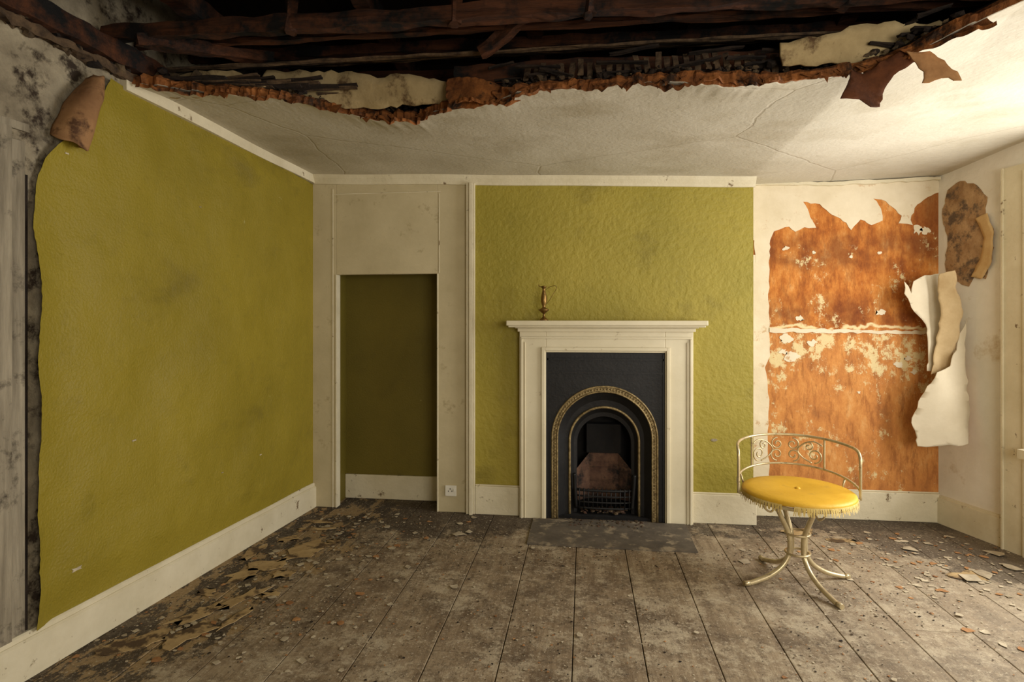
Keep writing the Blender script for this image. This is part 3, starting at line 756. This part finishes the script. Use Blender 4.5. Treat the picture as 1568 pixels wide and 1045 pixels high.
# ---- candlestick on the mantel
bm = bmesh.new()
cx, cy, cz = -.265, 3.925, 1.345
add_lathe(bm, [(r, cz+z) for r, z in [(.030, 0), (.030, .006), (.020, .014), (.009, .024), (.007, .045), (.012, .05), (.026, .062), (.034, .068), (.034, .074), (.014, .084), (.010, .095), (.014, .105), (.019, .125), (.021, .145), (.016, .175), (.010, .20), (.009, .21), (.014, .222), (.018, .228), (.012, .232), (.006, .228)]], cx, cy, 28)
add_tube(bm, [(cx+.01, cy, cz+.205), (cx+.04, cy, cz+.225), (cx+.075, cy, cz+.232), (cx+.085, cy, cz+.215), (cx+.07, cy, cz+.19), (cx+.04, cy, cz+.14), (cx+.018, cy, cz+.11)], .0018, 6)
add_tube(bm, [(cx-.012, cy, cz+.222), (cx-.03, cy, cz+.23), (cx-.035, cy, cz+.24)], .003, 6)
finish_bm('brass_candlestick', bm, BRASS)

# ---- wall socket
so = empty('wall_socket')
boxes('faceplate', [(-.965, -.885, YF-.012, YF, .115, .19)], PLASTIC, .003, so)
boxes('sockets', [(-.942, -.938, YF-.0135, YF-.0115, .145, .155), (-.918, -.914, YF-.0135, YF-.0115, .145, .155), (-.930, -.926, YF-.0135, YF-.0115, .16, .172)], DARKP, 0, so)
boxes('switch', [(-.905, -.893, YF-.017, YF-.011, .15, .172)], PLASTIC, .001, so)

bm = bmesh.new()
pts = [(.86+.02*math.cos(k*.7)*random.uniform(.6, 1.2), .55+.012*math.sin(k*.7)*random.uniform(.6, 1.2)) for k in range(9)]
add_sheet(bm, pts, lambda u, v: (u, YF-.004, v), lambda u, v: (u, YF, v))
finish_bm('wallpaper_hole', bm, GREYP, parent=wall_c)

# ---- chair
ch = empty('vanity_chair')
CX, CY = 1.09, 3.175
SZ = .455
feet = [(-.255, -.07), (.087, -.235), (.257, .072), (-.09, .235)]
bm = bmesh.new()
for fx, fy in feet:
    L = math.hypot(fx, fy); ux, uy = fx/L, fy/L
    prof = [(.125, SZ-.015), (.118, .40), (.085, .33), (.052, .26), (.042, .20), (.05, .14), (.09, .085), (.155, .045), (.22, .024), (.265, .0135)]
    add_tube(bm, [(CX+ux*r, CY+uy*r, z) for r, z in prof], .0125, 10)
    add_tube(bm, [(CX+ux*.265, CY+uy*.265, .0135), (CX+ux*.295, CY+uy*.295, .0135)], .0132, 10, smooth_n=0)
    add_tube(bm, [(CX+ux*.19, CY+uy*.19, SZ-.02), (CX+ux*.185, CY+uy*.185, SZ-.06), (CX+ux*.15, CY+uy*.15, SZ-.085), (CX+ux*.125, CY+uy*.125, SZ-.06), (CX+ux*.145, CY+uy*.145, SZ-.045)], .005, 8)
for z, r in ((.255, .058), (.155, .058)):
    add_tube(bm, [(CX+r*math.cos(k*math.pi/8), CY+r*math.sin(k*math.pi/8), z) for k in range(16)], .006, 8, True, smooth_n=2)
finish_bm('legs', bm, GOLD, parent=ch)
bm = bmesh.new()
RR = .262
add_tube(bm, [(CX+RR*math.cos(k*math.pi/16), CY+RR*math.sin(k*math.pi/16), SZ-.008) for k in range(32)], .009, 8, True, smooth_n=2)
add_tube(bm, [(CX+.13*math.cos(k*math.pi/8), CY+.13*math.sin(k*math.pi/8), SZ-.012) for k in range(16)], .007, 8, True, smooth_n=2)
for a in range(4):
    t = a*math.pi/2-.27; add_tube(bm, [(CX, CY, SZ-.012), (CX+RR*math.cos(t), CY+RR*math.sin(t), SZ-.012)], .006, 6, smooth_n=0)
for a in (-93, 93):
    an = math.radians(84+a)
    add_tube(bm, [(CX+RR*math.cos(an), CY+RR*math.sin(an), SZ-.008), (CX+.287*math.cos(an), CY+.287*math.sin(an), SZ-.008)], .007, 6, smooth_n=0)
finish_bm('seat_frame', bm, GOLD, parent=ch)
bm = bmesh.new()
BA = math.radians(84)
RB = .288
def bp(phi, z, dr=0): return (CX+(RB+dr)*math.cos(BA+phi), CY+(RB+dr)*math.sin(BA+phi), z)
rad = math.radians
topz = lambda p: .685+.022*math.cos(p*1.0)
E = 93
pts = [bp(rad(-E), SZ-.008), bp(rad(-E), .52), bp(rad(-E), .60), bp(rad(-E+1), .655), bp(rad(-E+7), .682)]
pts += [bp(rad(a), topz(rad(a))) for a in range(-78, 79, 6)]
pts += [bp(rad(E-7), .682), bp(rad(E-1), .655), bp(rad(E), .60), bp(rad(E), .52), bp(rad(E), SZ-.008)]
add_tube(bm, pts, .0075, 8, smooth_n=3)
lowz = lambda a: .545-.055*(abs(a)/E)**2
add_tube(bm, [bp(rad(a), lowz(a)) for a in range(-E, E+1, 6)], .006, 8, smooth_n=2)
V = 40
for s in (-1, 1):
    add_tube(bm, [bp(rad(s*V), lowz(V)), bp(rad(s*V), .62), bp(rad(s*V), topz(rad(V)))], .005, 6)
    add_tube(bm, [bp(rad(s*(V+24)), lowz(V+24)), bp(rad(s*(V+24)), SZ, -.02)], .005, 6, smooth_n=0)
def spiral(a0, z0, r0, turns, dirn, start, n=22):
    out = []
    for k in range(n+1):
        t = k/n; r = r0*(1-.78*t); an = start+dirn*turns*2*math.pi*t
        out.append(bp(rad(a0)+r*math.cos(an)/RB, z0+r*math.sin(an)))
    return out
for s in (-1, 1):
    add_tube(bm, spiral(s*8, .655, .034, 1.3, -s, math.pi/2), .004, 6, smooth_n=2)
    add_tube(bm, spiral(s*8.5, .595, .036, 1.3, s, -math.pi/2), .004, 6, smooth_n=2)
    add_tube(bm, spiral(s*30, .600, .040, 1.4, s, -math.pi/2), .004, 6, smooth_n=2)
    add_tube(bm, [bp(rad(s*38), .66), bp(rad(s*30), .678), bp(rad(s*20), .665), bp(rad(s*13), .625), bp(rad(s*18), .585), bp(rad(s*27), .56)], .004, 6)
    add_tube(bm, spiral(s*24, .648, .024, 1.1, -s, math.pi/2), .004, 6, smooth_n=2)
finish_bm('backrest', bm, GOLD, parent=ch)
bm = bmesh.new()
add_lathe(bm, [(.250, SZ), (.264, SZ+.003), (.270, SZ+.010), (.266, SZ+.020), (.254, SZ+.027), (.22, SZ+.032), (.15, SZ+.035), (.08, SZ+.034), (.04, SZ+.031), (.018, SZ+.029), (.0, SZ+.028)], CX, CY, 64)
finish_bm('cushion', bm, YELLOW, parent=ch)
bm = bmesh.new()
add_lathe(bm, [(.014, SZ+.026), (.013, SZ+.032), (.008, SZ+.036), (.0, SZ+.037)], CX, CY, 16)
finish_bm('cushion_button', bm, YELLOW, True, parent=ch)
bm = bmesh.new()
for k in range(340):
    a = 2*math.pi*k/340; r = .270; ln = random.uniform(.022, .045); w = .0028
    if math.sin(a*3.1+1) > .95: continue
    ca, sa = math.cos(a), math.sin(a); j = random.uniform(-.006, .006)
    p0 = Vector((CX+r*ca, CY+r*sa, SZ+.010)); p1 = Vector((CX+(r+.006)*ca-j*sa, CY+(r+.006)*sa+j*ca, SZ+.010-ln))
    t = Vector((-sa, ca, 0))*w
    bm.faces.new([bm.verts.new(p0-t), bm.verts.new(p0+t), bm.verts.new(p1+t*.6), bm.verts.new(p1-t*.6)])
finish_bm('fringe', bm, FRINGE, parent=ch)

# ---- floor remnants and debris
def blob(bm, cx, cy, rx, ry, rot, seed, z=.003, mi=0, n=16, spiky=.55):
    r = random.Random(seed); pts = []
    for k in range(n):
        a = 2*math.pi*k/n; q = r.uniform(1-spiky, 1.15)
        u = max(-1, min(1, 1.25*math.cos(a)))*rx*q; v = max(-1, min(1, 1.25*math.sin(a)))*ry*q     # squarish torn pieces
        pts.append((cx+u*math.cos(rot)-v*math.sin(rot), cy+u*math.sin(rot)+v*math.cos(rot)))
    try: add_sheet(bm, jag(pts, .03, .003, True, seed), lambda u, v: (u, v, z), lambda u, v: (u, v, z-.0025), 0, mi)
    except Exception: pass
bm = bmesh.new()
for k, (x, y, a, b, r) in enumerate([(-1.74, 3.74, .13, .035, .1), (-1.72, 3.60, .12, .03, .2), (-1.62, 3.27, .20, .10, 1.2), (-1.70, 3.05, .12, .10, .4), (-1.78, 2.9, .09, .06, .9), (-1.58, 2.95, .06, .05, .3),
                              (-1.64, 2.66, .16, .05, 1.2), (-1.75, 2.50, .12, .06, 1.1), (-1.52, 2.72, .05, .03, .3), (-1.85, 2.7, .05, .04, .3), (-1.68, 2.32, .12, .07, 1.0), (-1.86, 2.25, .14, .08, .6), (-1.56, 2.48, .12, .03, 1.3), (-1.9, 3.2, .05, .12, .1),
                              (-1.50, 3.42, .05, .03, .2), (-1.80, 3.42, .08, .05, .8), (1.35, 3.92, .12, .05, .3), (1.55, 3.80, .1, .04, .1), (2.25, 3.05, .2, .03, .5), (2.02, 3.36, .11, .06, .3)]):
    blob(bm, x, y, a, b, r, k+1, z=.0045, n=14, spiky=.55)
finish_bm('lino_remnants', bm, LINO, parent=fl)
bm = bmesh.new()
def flake(x, y, r, z=.004, mi=None):
    n = random.randint(4, 7); a0 = random.random()*6; tl = .25 if r < .008 else .08; tilt = random.uniform(-tl, tl); t2 = random.uniform(-tl, tl)
    if mi is None: mi = random.choice((0, 0, 0, 1, 2, 3)) if r < .008 else random.choice((0, 0, 0, 1))
    top_ = []; bot = []
    for k in range(n):
        a = a0+2*math.pi*k/n; q = r*random.uniform(.5, 1.2)
        dx, dy = q*math.cos(a), q*math.sin(a)
        zz = z+abs(dx*tilt+dy*t2)
        top_.append(bm.verts.new((x+dx, y+dy, zz+.0012))); bot.append(bm.verts.new((x+dx, y+dy, zz)))
    bm.faces.new(top_).material_index = mi; bm.faces.new(bot[::-1]).material_index = mi
    for k in range(n): bm.faces.new([bot[k], bot[(k+1) % n], top_[(k+1) % n], top_[k]]).material_index = mi
def inroom(x, y): return xl(y)+.05 < x < xr(y)-.05 and y < 3.98
for k in range(8500):
    y = random.uniform(1.4, 3.97); x = random.uniform(-2.1, 2.8)
    if not inroom(x, y) or mn.noise(Vector((x*2.2, y*2.2, 5)))+random.uniform(-.35, .35) < .0: continue
    flake(x, y, min(.014, .0018+abs(random.gauss(0, .0026))), .002)
for k in range(380):
    x = random.gauss(1.95, .45); y = random.gauss(3.6, .35)
    if inroom(x, y): flake(x, y, .003+abs(random.gauss(0, .012)), .002)
for k in range(380):
    x = random.gauss(-1.5, .35); y = random.uniform(2.1, 3.95)
    if inroom(x, y): flake(x, y, .003+abs(random.gauss(0, .009)), .002)
for (x, y, r) in [(-.78, 3.62, .045), (-.72, 3.66, .03), (-.02, 2.52, .022), (.48, 2.6, .014), (2.0, 3.32, .07), (2.1, 3.38, .06), (1.7, 2.9, .02), (-.65, 2.9, .025), (-.95, 3.1, .022), (-.3, 3.45, .018), (1.15, 2.35, .016), (2.3, 3.5, .05), (1.9, 3.7, .04), (2.35, 3.7, .05)]:
    flake(x, y, r, .006, 0)
finish_bm('floor_debris', bm, [FLAKE, PAPERB, RUBBLE, CHAR], parent=fl)

# ------------------------------------------------------------------ light
def area(name, loc, size, sy, power, color, direction):
    l = bpy.data.lights.new(name, 'AREA'); l.shape = 'RECTANGLE'; l.size = size; l.size_y = sy; l.energy = power; l.color = color
    o = bpy.data.objects.new(name, l); S.collection.objects.link(o); o.location = loc
    o.rotation_euler = Vector(direction).to_track_quat('-Z', 'Y').to_euler(); return o
sm = (WS0+WS1)/2
p = rp(sm, 1.37, .03)
area('daylight_window_right', p, 1.5, 1.40, 82, (1.0, .985, .96), (RN.x, RN.y, .0))
area('fill_light_near', (1.7, -1.0, 1.45), 2.0, 1.3, 78, (1.0, .94, .83), (-.05, 1, .0))  # added fill light behind the camera, set in the unseen added window
w = bpy.data.worlds.new('world'); S.world = w; w.use_nodes = True
w.node_tree.nodes['Background'].inputs[0].default_value = (.85, .92, 1, 1); w.node_tree.nodes['Background'].inputs[1].default_value = 1.0

# ------------------------------------------------------------------ camera
cd = bpy.data.cameras.new('camera'); cam = bpy.data.objects.new('camera', cd); S.collection.objects.link(cam)
cam.location = (0, 0, 1.35); cam.rotation_euler = (math.radians(90), 0, math.atan(.1222))
cd.lens = 20.66; cd.sensor_width = 36; cd.sensor_fit = 'HORIZONTAL'; cd.shift_y = -.0207; cd.clip_start = .05
S.camera = cam
